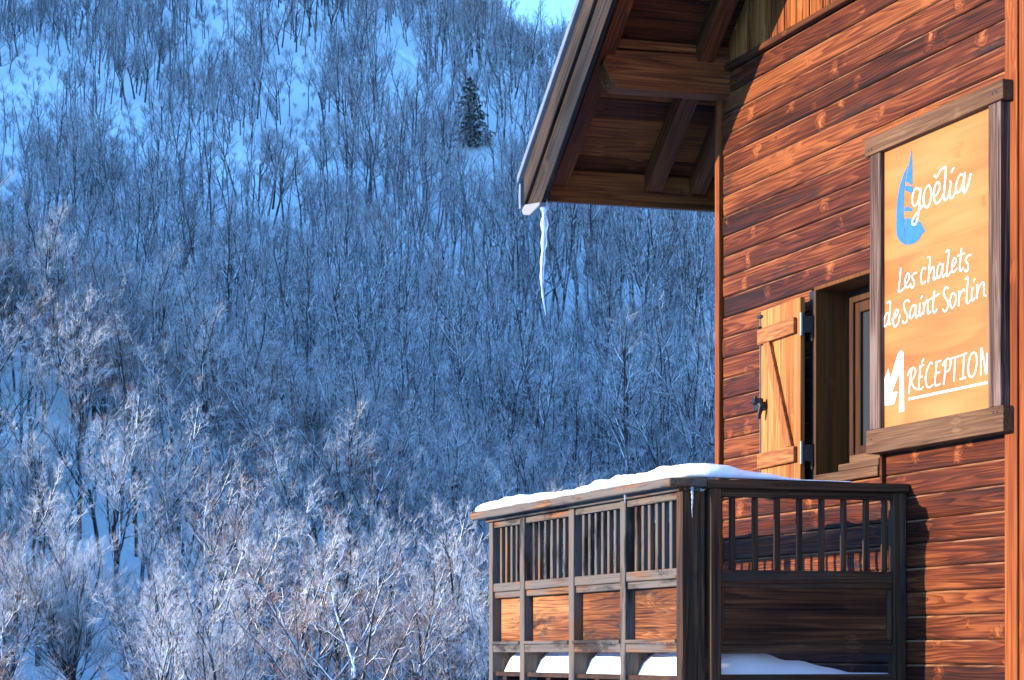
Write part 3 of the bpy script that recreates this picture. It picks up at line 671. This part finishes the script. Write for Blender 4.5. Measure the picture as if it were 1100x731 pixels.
# ------------------------------------------------------------------ balcony
mb = MB(); y = -1.36
while y < -0.05:
    mb.box((-3.5, y, -0.165), (-0.012, y + 0.135, -0.137)); y += 0.14
for xj in (-3.3, -2.4, -1.5, -0.6): mb.box((xj, -1.34, -0.33), (xj + 0.08, -0.03, -0.168))
balcony = mb.build('balcony', M['dark_y'], chalet)
F0, F1 = -1.37, -1.29        # thickness of the front railing
def piece(name, a, b, mat, bev=0.004): 
    m_ = MB(); m_.box(a, b); return m_.build(name, M[mat], balcony, bev)
# front railing, parallel to the wall
posts = [(-3.478, -3.40), (-2.815, -2.725), (-1.855, -1.765), (-0.957, -0.875)]
for a, b in posts: piece('post', (a, F0 - 0.012, -2.2), (b, F1, 0.882), 'grey_z')
piece('post', (-0.085, F0 - 0.012, -3.0), (0.0, -1.245, 0.882), 'dark_z')     # corner post
ed = [b for a, b in posts] + []
spans = [(-3.398, -2.817), (-2.723, -1.857), (-1.763, -0.959), (-0.873, -0.087)]
r = random.Random(5)
for k, (a, b) in enumerate(spans):
    piece('top_rail', (a, F0, 0.842), (b, F1 + 0.01, 0.881), 'grey_x')
    piece('middle_rail', (a, F0 - 0.006, 0.405), (b, F1, 0.462), 'grey_x')
    piece('middle_rail', (a, F0 + 0.004, 0.362), (b, F1, 0.402), 'grey_x')
    piece('bottom_rail', (a, F0 - 0.008, -0.006), (b, F1, 0.044), 'grey_x')
    piece('bottom_rail', (a, F0 - 0.022, 0.047), (b, F1, 0.068), 'grey_x')
    piece('panel', (a, F0 + 0.05, 0.069), (b, F0 + 0.075, 0.361), 'panel_x', 0.002)
    n = 5 if k == 0 else 7
    for i in range(n):
        xc = a + (b - a) * (i + 0.75) / (n + 0.25) + r.uniform(-0.006, 0.006)
        piece('baluster', (xc - 0.016, F0 + 0.02, 0.462), (xc + 0.016, F0 + 0.052, 0.842), 'grey_z', 0.004)
for a, b in spans:      # stub boards behind the posts under the bottom rail
    piece('knee_board', (a - 0.05, F1 + 0.002, -0.14), (a - 0.015, -1.06, 0.0), 'grey_z')
# handrail boards
piece('handrail', (-3.63, -1.47, 0.905), (0.035, -1.245, 0.952), 'grey_x', 0.006)
piece('handrail', (-3.50, -1.40, 0.884), (-0.004, -1.27, 0.9045), 'grey_x', 0.003)
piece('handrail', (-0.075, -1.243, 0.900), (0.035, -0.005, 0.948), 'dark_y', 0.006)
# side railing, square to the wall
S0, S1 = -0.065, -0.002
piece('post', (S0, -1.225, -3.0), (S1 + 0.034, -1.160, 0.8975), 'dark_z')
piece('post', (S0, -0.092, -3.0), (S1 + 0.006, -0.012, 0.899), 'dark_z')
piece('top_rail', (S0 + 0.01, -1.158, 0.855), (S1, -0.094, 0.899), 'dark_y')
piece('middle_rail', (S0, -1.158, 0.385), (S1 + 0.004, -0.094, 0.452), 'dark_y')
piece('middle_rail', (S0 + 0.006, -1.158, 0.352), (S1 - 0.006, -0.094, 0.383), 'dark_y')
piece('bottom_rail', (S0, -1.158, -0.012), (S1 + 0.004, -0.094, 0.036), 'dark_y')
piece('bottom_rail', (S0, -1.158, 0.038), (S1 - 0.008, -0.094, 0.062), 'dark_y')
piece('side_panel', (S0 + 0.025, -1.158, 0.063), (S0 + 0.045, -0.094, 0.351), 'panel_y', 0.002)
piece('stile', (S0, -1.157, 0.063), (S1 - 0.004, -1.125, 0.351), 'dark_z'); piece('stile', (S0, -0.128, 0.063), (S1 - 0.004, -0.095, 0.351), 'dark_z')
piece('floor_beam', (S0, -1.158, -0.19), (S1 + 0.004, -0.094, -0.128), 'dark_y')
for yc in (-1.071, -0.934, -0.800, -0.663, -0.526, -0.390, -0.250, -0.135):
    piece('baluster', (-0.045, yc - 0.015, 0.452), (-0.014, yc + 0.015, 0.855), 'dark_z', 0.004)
# far end railing beyond the corner of the house
piece('far_rail', (-3.47, -1.28, 0.85), (-3.41, 0.6, 0.90), 'grey_y'); piece('far_rail', (-3.47, -1.28, 0.40), (-3.41, 0.6, 0.46), 'grey_y'); piece('far_panel', (-3.46, -1.28, 0.06), (-3.44, 0.6, 0.36), 'panel_y', 0.002)
yc = -1.18
while yc < 0.5: piece('baluster', (-3.455, yc - 0.016, 0.462), (-3.425, yc + 0.016, 0.849), 'grey_z'); yc += 0.125

# ------------------------------------------------------------------ sign
sign = empty('sign', (P0.x, P0.y, 0), RZ)
tag(sign, 'framed honey coloured wooden sign with blue sail and white lettering on chalet wall', 'sign')
mb = MB(); mb.box((-0.19, -0.064, 1.20), (1.12, -0.030, 2.93)); mb.build('sign_panel', M['sign'], sign)
mb = MB(); mb.box((-0.345, -0.100, 2.862), (1.235, -0.004, 2.965)); mb.build('frame_board', M['sframe_x'], sign, 0.003)
mb = MB(); mb.box((-0.325, -0.100, 1.140), (1.240, -0.004, 1.275)); mb.build('frame_board', M['sframe_x'], sign, 0.003)
mb = MB(); mb.box((-0.295, -0.092, 1.277), (-0.165, -0.022, 2.860)); mb.build('frame_board', M['sframe_z'], sign, 0.003)
mb = MB(); mb.box((1.072, -0.092, 1.277), (1.200, -0.022, 2.860)); mb.build('frame_board', M['sframe_z'], sign, 0.003)
mb = MB()
for (x, z) in ((-0.29, 2.89), (-0.255, 2.89), (1.13, 2.91), (1.17, 2.91), (-0.26, 1.22), (1.14, 1.245), (1.18, 1.245)):
    mb.tube([(x, -0.099, z), (x, -0.1015, z)], 0.007, 10)
mb.build('screw', M['iron'], sign)

def smooth(pts, k=6):
    if len(pts) < 3: return pts
    p = [pts[0]] + list(pts) + [pts[-1]]; out = []
    for i in range(1, len(p) - 2):
        for j in range(k):
            t = j / k; a, b, c, d = p[i - 1], p[i], p[i + 1], p[i + 2]
            out.append(tuple(0.5 * (2 * b[q] + (c[q] - a[q]) * t + (2 * a[q] - 5 * b[q] + 4 * c[q] - d[q]) * t * t + (3 * b[q] - a[q] - 3 * c[q] + d[q]) * t ** 3) for q in (0, 1)))
    out.append(pts[-1]); return out
def ribbon(mb, pts, wx, wz, y=-0.0665, k=6):
    """pen stroke with an oval nib"""
    pts = smooth(pts, k); n = len(pts); vs = []
    for i, p in enumerate(pts):
        a, b = pts[max(i - 1, 0)], pts[min(i + 1, n - 1)]
        dx, dz = b[0] - a[0], b[1] - a[1]; l = math.hypot(dx, dz) or 1
        nx, nz = -dz / l * wx / 2, dx / l * wz / 2
        vs += [(p[0] + nx, p[1] + nz), (p[0] - nx, p[1] - nz)]
    yy = y - ribbon.k * 0.00004; ribbon.k += 1
    base = [(u, yy, v) for u, v in vs] + [(u, -0.0645, v) for u, v in vs]
    m = len(vs); fs = []
    for i in range(n - 1):
        a = 2 * i; fs += [(a, a + 1, a + 3, a + 2), (a + m, a + 2 + m, a + 3 + m, a + 1 + m), (a, a + 2, a + 2 + m, a + m), (a + 1, a + 1 + m, a + 3 + m, a + 3)]
    fs += [(0, m, m + 1, 1), (m - 2, m - 1, 2 * m - 1, 2 * m - 2)]
    mb.add(base, fs)
ribbon.k = 0
TITLE = [[(0.262,2.565),(0.229,2.583),(0.193,2.564),(0.177,2.527),(0.19,2.495),(0.222,2.489),(0.255,2.513),(0.274,2.56)],[(0.278,2.574),(0.269,2.506),(0.255,2.441),(0.226,2.39),(0.193,2.383),(0.177,2.403),(0.199,2.426),(0.253,2.45),(0.312,2.478)],[(0.369,2.573),(0.337,2.56),(0.312,2.52),(0.319,2.476),(0.351,2.452),(0.383,2.469),(0.399,2.509),(0.393,2.552),(0.369,2.573)],[(0.427,2.497),(0.465,2.505),(0.496,2.531),(0.495,2.558),(0.47,2.571),(0.442,2.551),(0.428,2.512),(0.439,2.476),(0.465,2.456),(0.509,2.468),(0.543,2.499)],[(0.435,2.615),(0.465,2.596)],[(0.47,2.602),(0.512,2.634)],[(0.512,2.63),(0.564,2.635),(0.56,2.571),(0.547,2.499),(0.553,2.46),(0.577,2.46),(0.615,2.486)],[(0.612,2.552),(0.624,2.535),(0.607,2.488),(0.618,2.459),(0.646,2.46),(0.683,2.487)],[(0.629,2.593),(0.658,2.615)],[(0.767,2.552),(0.733,2.564),(0.698,2.542),(0.68,2.508),(0.688,2.477),(0.713,2.473),(0.747,2.496),(0.775,2.552)],[(0.78,2.569),(0.767,2.517),(0.762,2.472),(0.782,2.461),(0.813,2.492),(0.843,2.55)]]
CHALETS = [[(0.041,2.166),(0.031,2.104),(0.014,2.038),(0.051,2.036),(0.088,2.05)],[(0.091,2.066),(0.127,2.078),(0.145,2.103),(0.132,2.122),(0.11,2.116),(0.093,2.087),(0.1,2.054),(0.128,2.044),(0.165,2.059)],[(0.232,2.112),(0.195,2.109),(0.175,2.095),(0.195,2.074),(0.202,2.052),(0.182,2.033),(0.159,2.046)],[(0.34,2.116),(0.31,2.125),(0.289,2.105),(0.281,2.071),(0.297,2.04),(0.336,2.048)],[(0.356,2.176),(0.387,2.169),(0.379,2.115),(0.366,2.038)],[(0.371,2.074),(0.406,2.107),(0.43,2.111),(0.432,2.076),(0.427,2.048),(0.446,2.042),(0.469,2.055)],[(0.527,2.11),(0.496,2.12),(0.472,2.093),(0.465,2.06),(0.486,2.045),(0.513,2.064),(0.535,2.11)],[(0.538,2.115),(0.527,2.066),(0.537,2.041),(0.562,2.055)],[(0.565,2.173),(0.601,2.176),(0.589,2.114),(0.576,2.055),(0.59,2.04),(0.625,2.059)],[(0.63,2.076),(0.667,2.09),(0.681,2.111),(0.664,2.127),(0.644,2.109),(0.633,2.073),(0.65,2.051),(0.692,2.066)],[(0.742,2.167),(0.729,2.107),(0.721,2.06),(0.736,2.045),(0.765,2.06)],[(0.695,2.131),(0.778,2.134)],[(0.845,2.115),(0.808,2.114),(0.785,2.096),(0.807,2.073),(0.814,2.049),(0.797,2.032),(0.772,2.045)]]
SORLIN = [[(-0.103,1.93),(-0.134,1.932),(-0.162,1.899),(-0.164,1.864),(-0.138,1.863),(-0.108,1.892),(-0.096,1.931)],[(-0.129,1.99),(-0.088,1.99),(-0.098,1.915),(-0.101,1.866),(-0.077,1.87)],[(-0.072,1.886),(-0.017,1.9),(0.01,1.925),(-0.009,1.937),(-0.034,1.919),(-0.05,1.877),(-0.034,1.842),(0.007,1.858),(0.031,1.902)],[(0.147,1.96),(0.112,1.974),(0.078,1.955),(0.088,1.922),(0.12,1.886),(0.112,1.856),(0.08,1.849),(0.061,1.866)],[(0.218,1.927),(0.185,1.933),(0.155,1.905),(0.15,1.874),(0.172,1.866),(0.202,1.887),(0.225,1.929)],[(0.228,1.931),(0.217,1.885),(0.228,1.86),(0.255,1.875)],[(0.273,1.936),(0.263,1.891),(0.273,1.865),(0.297,1.878)],[(0.279,1.957),(0.297,1.973)],[(0.304,1.928),(0.317,1.922),(0.309,1.867)],[(0.31,1.896),(0.341,1.935),(0.364,1.935),(0.359,1.893),(0.367,1.864),(0.396,1.877)],[(0.44,1.98),(0.424,1.916),(0.424,1.869),(0.445,1.861),(0.467,1.877)],[(0.379,1.94),(0.499,1.956)],[(0.6,1.971),(0.567,1.98),(0.542,1.957),(0.559,1.928),(0.59,1.9),(0.587,1.867),(0.559,1.85),(0.531,1.867)],[(0.651,1.938),(0.628,1.929),(0.615,1.901),(0.623,1.869),(0.648,1.861),(0.675,1.885),(0.678,1.919),(0.651,1.938)],[(0.707,1.943),(0.718,1.928),(0.709,1.86)],[(0.713,1.902),(0.741,1.932),(0.765,1.941),(0.776,1.929)],[(0.781,1.993),(0.811,1.997),(0.802,1.931),(0.797,1.872),(0.813,1.861),(0.841,1.876)],[(0.863,1.941),(0.852,1.894),(0.863,1.869),(0.887,1.879)],[(0.873,1.966),(0.887,1.983)],[(0.902,1.943),(0.914,1.938),(0.906,1.873)],[(0.909,1.898),(0.941,1.938),(0.976,1.948),(0.984,1.913),(0.985,1.882),(1.01,1.874)]]
RECEPTION = [[(0.174,1.581),(0.152,1.515),(0.14,1.448)],[(0.123,1.548),(0.152,1.578),(0.193,1.586),(0.218,1.562),(0.195,1.53),(0.159,1.516)],[(0.165,1.517),(0.193,1.479),(0.235,1.459)],[(0.317,1.588),(0.264,1.584)],[(0.278,1.584),(0.264,1.526),(0.258,1.459),(0.312,1.467)],[(0.266,1.523),(0.302,1.525)],[(0.289,1.6),(0.314,1.622)],[(0.419,1.581),(0.392,1.591),(0.354,1.559),(0.335,1.511),(0.351,1.467),(0.388,1.457),(0.421,1.468)],[(0.451,1.585),(0.513,1.589)],[(0.464,1.585),(0.454,1.529),(0.446,1.461),(0.51,1.464)],[(0.454,1.524),(0.5,1.527)],[(0.568,1.579),(0.557,1.518),(0.542,1.453)],[(0.527,1.558),(0.557,1.582),(0.601,1.59),(0.622,1.564),(0.606,1.531),(0.562,1.517)],[(0.617,1.586),(0.729,1.59)],[(0.673,1.588),(0.664,1.521),(0.658,1.46)],[(0.733,1.591),(0.801,1.596)],[(0.77,1.592),(0.756,1.468)],[(0.723,1.464),(0.79,1.467)],[(0.873,1.592),(0.843,1.58),(0.817,1.53),(0.82,1.481),(0.848,1.463),(0.884,1.478),(0.908,1.531),(0.899,1.577),(0.873,1.592)],[(0.951,1.462),(0.955,1.605),(0.981,1.538),(1.01,1.461),(1.016,1.571)]]
UNDERLINE = [[(0.132,1.412),(1.018,1.419)]]
SAIL = [[(0.126,2.725),(0.08,2.695),(0.034,2.643),(0.002,2.571),(-0.012,2.487),(-0.016,2.418),(-0.009,2.356),(0.034,2.316),(0.089,2.289),(0.113,2.286),(0.095,2.331),(0.08,2.393),(0.071,2.455),(0.071,2.524),(0.08,2.591),(0.093,2.658),(0.108,2.698)],[(0.168,2.808),(0.139,2.735),(0.111,2.68),(0.099,2.64),(0.135,2.629),(0.162,2.612),(0.177,2.617),(0.177,2.711)],[(0.095,2.623),(0.126,2.615),(0.177,2.603),(0.186,2.572),(0.172,2.562),(0.135,2.577),(0.093,2.593)],[(0.086,2.5),(0.126,2.497),(0.177,2.476),(0.172,2.464),(0.126,2.471),(0.08,2.479)],[(0.08,2.436),(0.126,2.433),(0.172,2.421),(0.226,2.403),(0.271,2.387),(0.324,2.327),(0.289,2.316),(0.253,2.292),(0.199,2.28),(0.135,2.281),(0.121,2.285),(0.104,2.321),(0.089,2.375)]]
ARROW = [[(0.005,1.681),(0.026,1.696),(0.051,1.698),(0.073,1.685),(0.081,1.353),(0.022,1.353),(0.027,1.583),(-0.065,1.474),(-0.0,1.471),(-0.038,1.405),(-0.152,1.405),(-0.155,1.563),(-0.107,1.614),(-0.093,1.541)]]

for data, wx, wz, k in ((TITLE, 0.0165, 0.009, 6), (CHALETS, 0.0132, 0.0078, 6), (SORLIN, 0.0132, 0.0078, 6), (RECEPTION, 0.0132, 0.0078, 4)):
    mb = MB(); ribbon.k = 0
    for s in data: ribbon(mb, s, wx, wz, k=k)
    mb.build('lettering', M['white'], sign)
mb = MB()
(x0, z0), (x1, z1) = UNDERLINE[0]; z0 = z1 = 1.4155
mb.box((x0, -0.067, z0 - 0.006), (x1, -0.0645, z0 + 0.006)); mb.build('underline', M['white'], sign)
mb = MB(); mb.prism(ARROW[0], -0.0645, -0.067, lambda u, v, t: (u, t, v)); mb.build('arrow', M['white'], sign)
mb = MB()
for p in SAIL: mb.prism(p, -0.0645, -0.0662, lambda u, v, t: (u, t, v))
mb.build('emblem', M['blue'], sign)

# ------------------------------------------------------------------ snow and ice on the chalet
def L2W(x, y, z): return P0 + AX * x + AY * y + Vector((0, 0, z))
def snow_cap(name, path, half, height, label, seedv, nz=0.02, step=0.03, sec=9):
    """rounded, uneven cap of snow along a path of local (x, y, z) points; half/height functions of 0..1"""
    mb = MB(); pts = [Vector(p) for p in path]; ln = [0]
    for a, b in zip(pts, pts[1:]): ln.append(ln[-1] + (b - a).length)
    n = max(4, int(ln[-1] / step)); rings = []
    for i in range(n + 1):
        d = ln[-1] * i / n; k = 0
        while k < len(ln) - 2 and d > ln[k + 1]: k += 1
        t = (d - ln[k]) / (ln[k + 1] - ln[k]); p = pts[k].lerp(pts[k + 1], t); dr = (pts[k + 1] - pts[k]).normalized(); sd = Vector((-dr.y, dr.x, 0))
        f = i / n; hw, h = half(f), height(f); ring = []
        for j in range(sec):
            a = math.pi * j / (sec - 1); c, s = math.cos(a), math.sin(a)
            u = math.copysign(abs(c) ** 0.55, c) * hw; v = (abs(s) ** 0.6) * h
            q = p + sd * u; nn = mnoise.noise(Vector((q.x * 5 + seedv, q.y * 5, j * 0.15))) + 0.6 * mnoise.noise(Vector((q.x * 16 + seedv, q.y * 16, j * 0.4))) + 0.35 * mnoise.noise(Vector((q.x * 45 + seedv, q.y * 45, j * 0.9)))
            ring.append(q + Vector((0, 0, v * (1 + 0.35 * nn))) + sd * (nn * nz * (1 if c > 0 else -1)))
        rings.append(ring)
    vs = [q for rg in rings for q in rg]; fs = []
    for i in range(n):
        for j in range(sec - 1): fs.append((i * sec + j, i * sec + j + 1, (i + 1) * sec + j + 1, (i + 1) * sec + j))
        fs.append((i * sec, (i + 1) * sec, (i + 1) * sec + sec - 1, i * sec + sec - 1))
    fs += [tuple(range(sec)), tuple(range(n * sec, n * sec + sec))[::-1]]
    mb.add(vs, fs); o = mb.build(name, M['snow'], None, 0, True)
    o.location = (P0.x, P0.y, 0); o.rotation_euler = (0, 0, RZ)
    md = o.modifiers.new('sub', 'SUBSURF'); md.levels = md.render_levels = 1
    return tag(o, label, 'snow')
snow_cap('rail_snow', [(-3.60, -1.36, 0.9535), (-0.28, -1.36, 0.9535)], lambda f: 0.10 - 0.035 * max(0, f - 0.75) * 4, lambda f: (0.062 + 0.014 * math.sin(f * 9)) * min(1, f * 14 + 0.5), 'long white snow cap on the front handrail of the balcony', 1.0)
snow_cap('corner_snow', [(-0.55, -1.35, 0.9535), (-0.10, -1.345, 0.9535), (-0.02, -1.20, 0.9535), (-0.02, -0.35, 0.9495)],
         lambda f: 0.085 if f < 0.5 else 0.085 - 0.07 * (f - 0.5) * 1.2, lambda f: 0.085 * min(1, f * 5 + 0.25) if f < 0.42 else max(0.008, 0.085 * (1 - (f - 0.42) / 0.45) ** 1.3 if f < 0.87 else 0.008), 'thick lump of snow on the corner of the balcony handrail', 4.0)
# drift lying on the balcony floor
nx, ny = 90, 34; mb = MB(); vs = []
for i in range(nx + 1):
    for j in range(ny + 1):
        x = -3.40 + (3.40 - 0.085) * i / nx; y = -1.30 + 1.27 * j / ny
        h = 0.125 * min(1, (y + 1.30) / 0.10) ** 0.5 * max(0.08, min(1, (-0.25 - y) / 0.55))
        h *= 1 + 0.35 * mnoise.noise(Vector((x * 2.2, y * 3, 2.0))) + 0.12 * mnoise.noise(Vector((x * 9, y * 9, 5)))
        vs.append((x, y, -0.134 + max(0.006, h) if 0 < i < nx and 0 < j < ny else -0.136))
fs = [(i * (ny + 1) + j, (i + 1) * (ny + 1) + j, (i + 1) * (ny + 1) + j + 1, i * (ny + 1) + j + 1) for i in range(nx) for j in range(ny)]
mb.add(vs, fs); o = mb.build('snow_drift', M['snow'], None, 0, True); o.location = (P0.x, P0.y, 0); o.rotation_euler = (0, 0, RZ)
tag(o, 'snow drift lying on the floor behind the balcony railing', 'snow')
# icicles
def icicle(x, y, z, ln, r0, label, sd, group=None):
    mb = MB(); n = 26; rr = random.Random(sd); pts, rad = [], []
    for i in range(n + 1):
        t = i / n
        pts.append((0.035 * ln * math.sin(t * 5 + sd) * t ** 0.5 * (1 - 0.3 * t), 0.02 * ln * math.sin(t * 7) * t, -ln * t))
        rad.append(max(0.0015, r0 * (1 - t ** 1.6) ** 0.8 * (0.72 + 0.45 * (1 - t) * rr.random() + 0.2 * math.sin(t * 40))))
    mb.tube(pts, rad, 10); o = mb.build('icicle', M['ice'], None, 0, True)
    p = L2W(x, y, z); o.location = p; o.rotation_euler = (0, 0, RZ)
    return tag(o, label, 'icicle', group)
icicle(-3.43, YE + 0.0, 3.09, 0.78, 0.026, 'long crooked icicle hanging from the eave corner', 2)
icicle(0.02, -1.33, 0.906, 0.17, 0.008, 'thin icicle under the corner of the balcony handrail', 5)
icicle(-0.72, -1.44, 0.906, 0.05, 0.008, 'short icicle under the front handrail near the corner snow', 9)
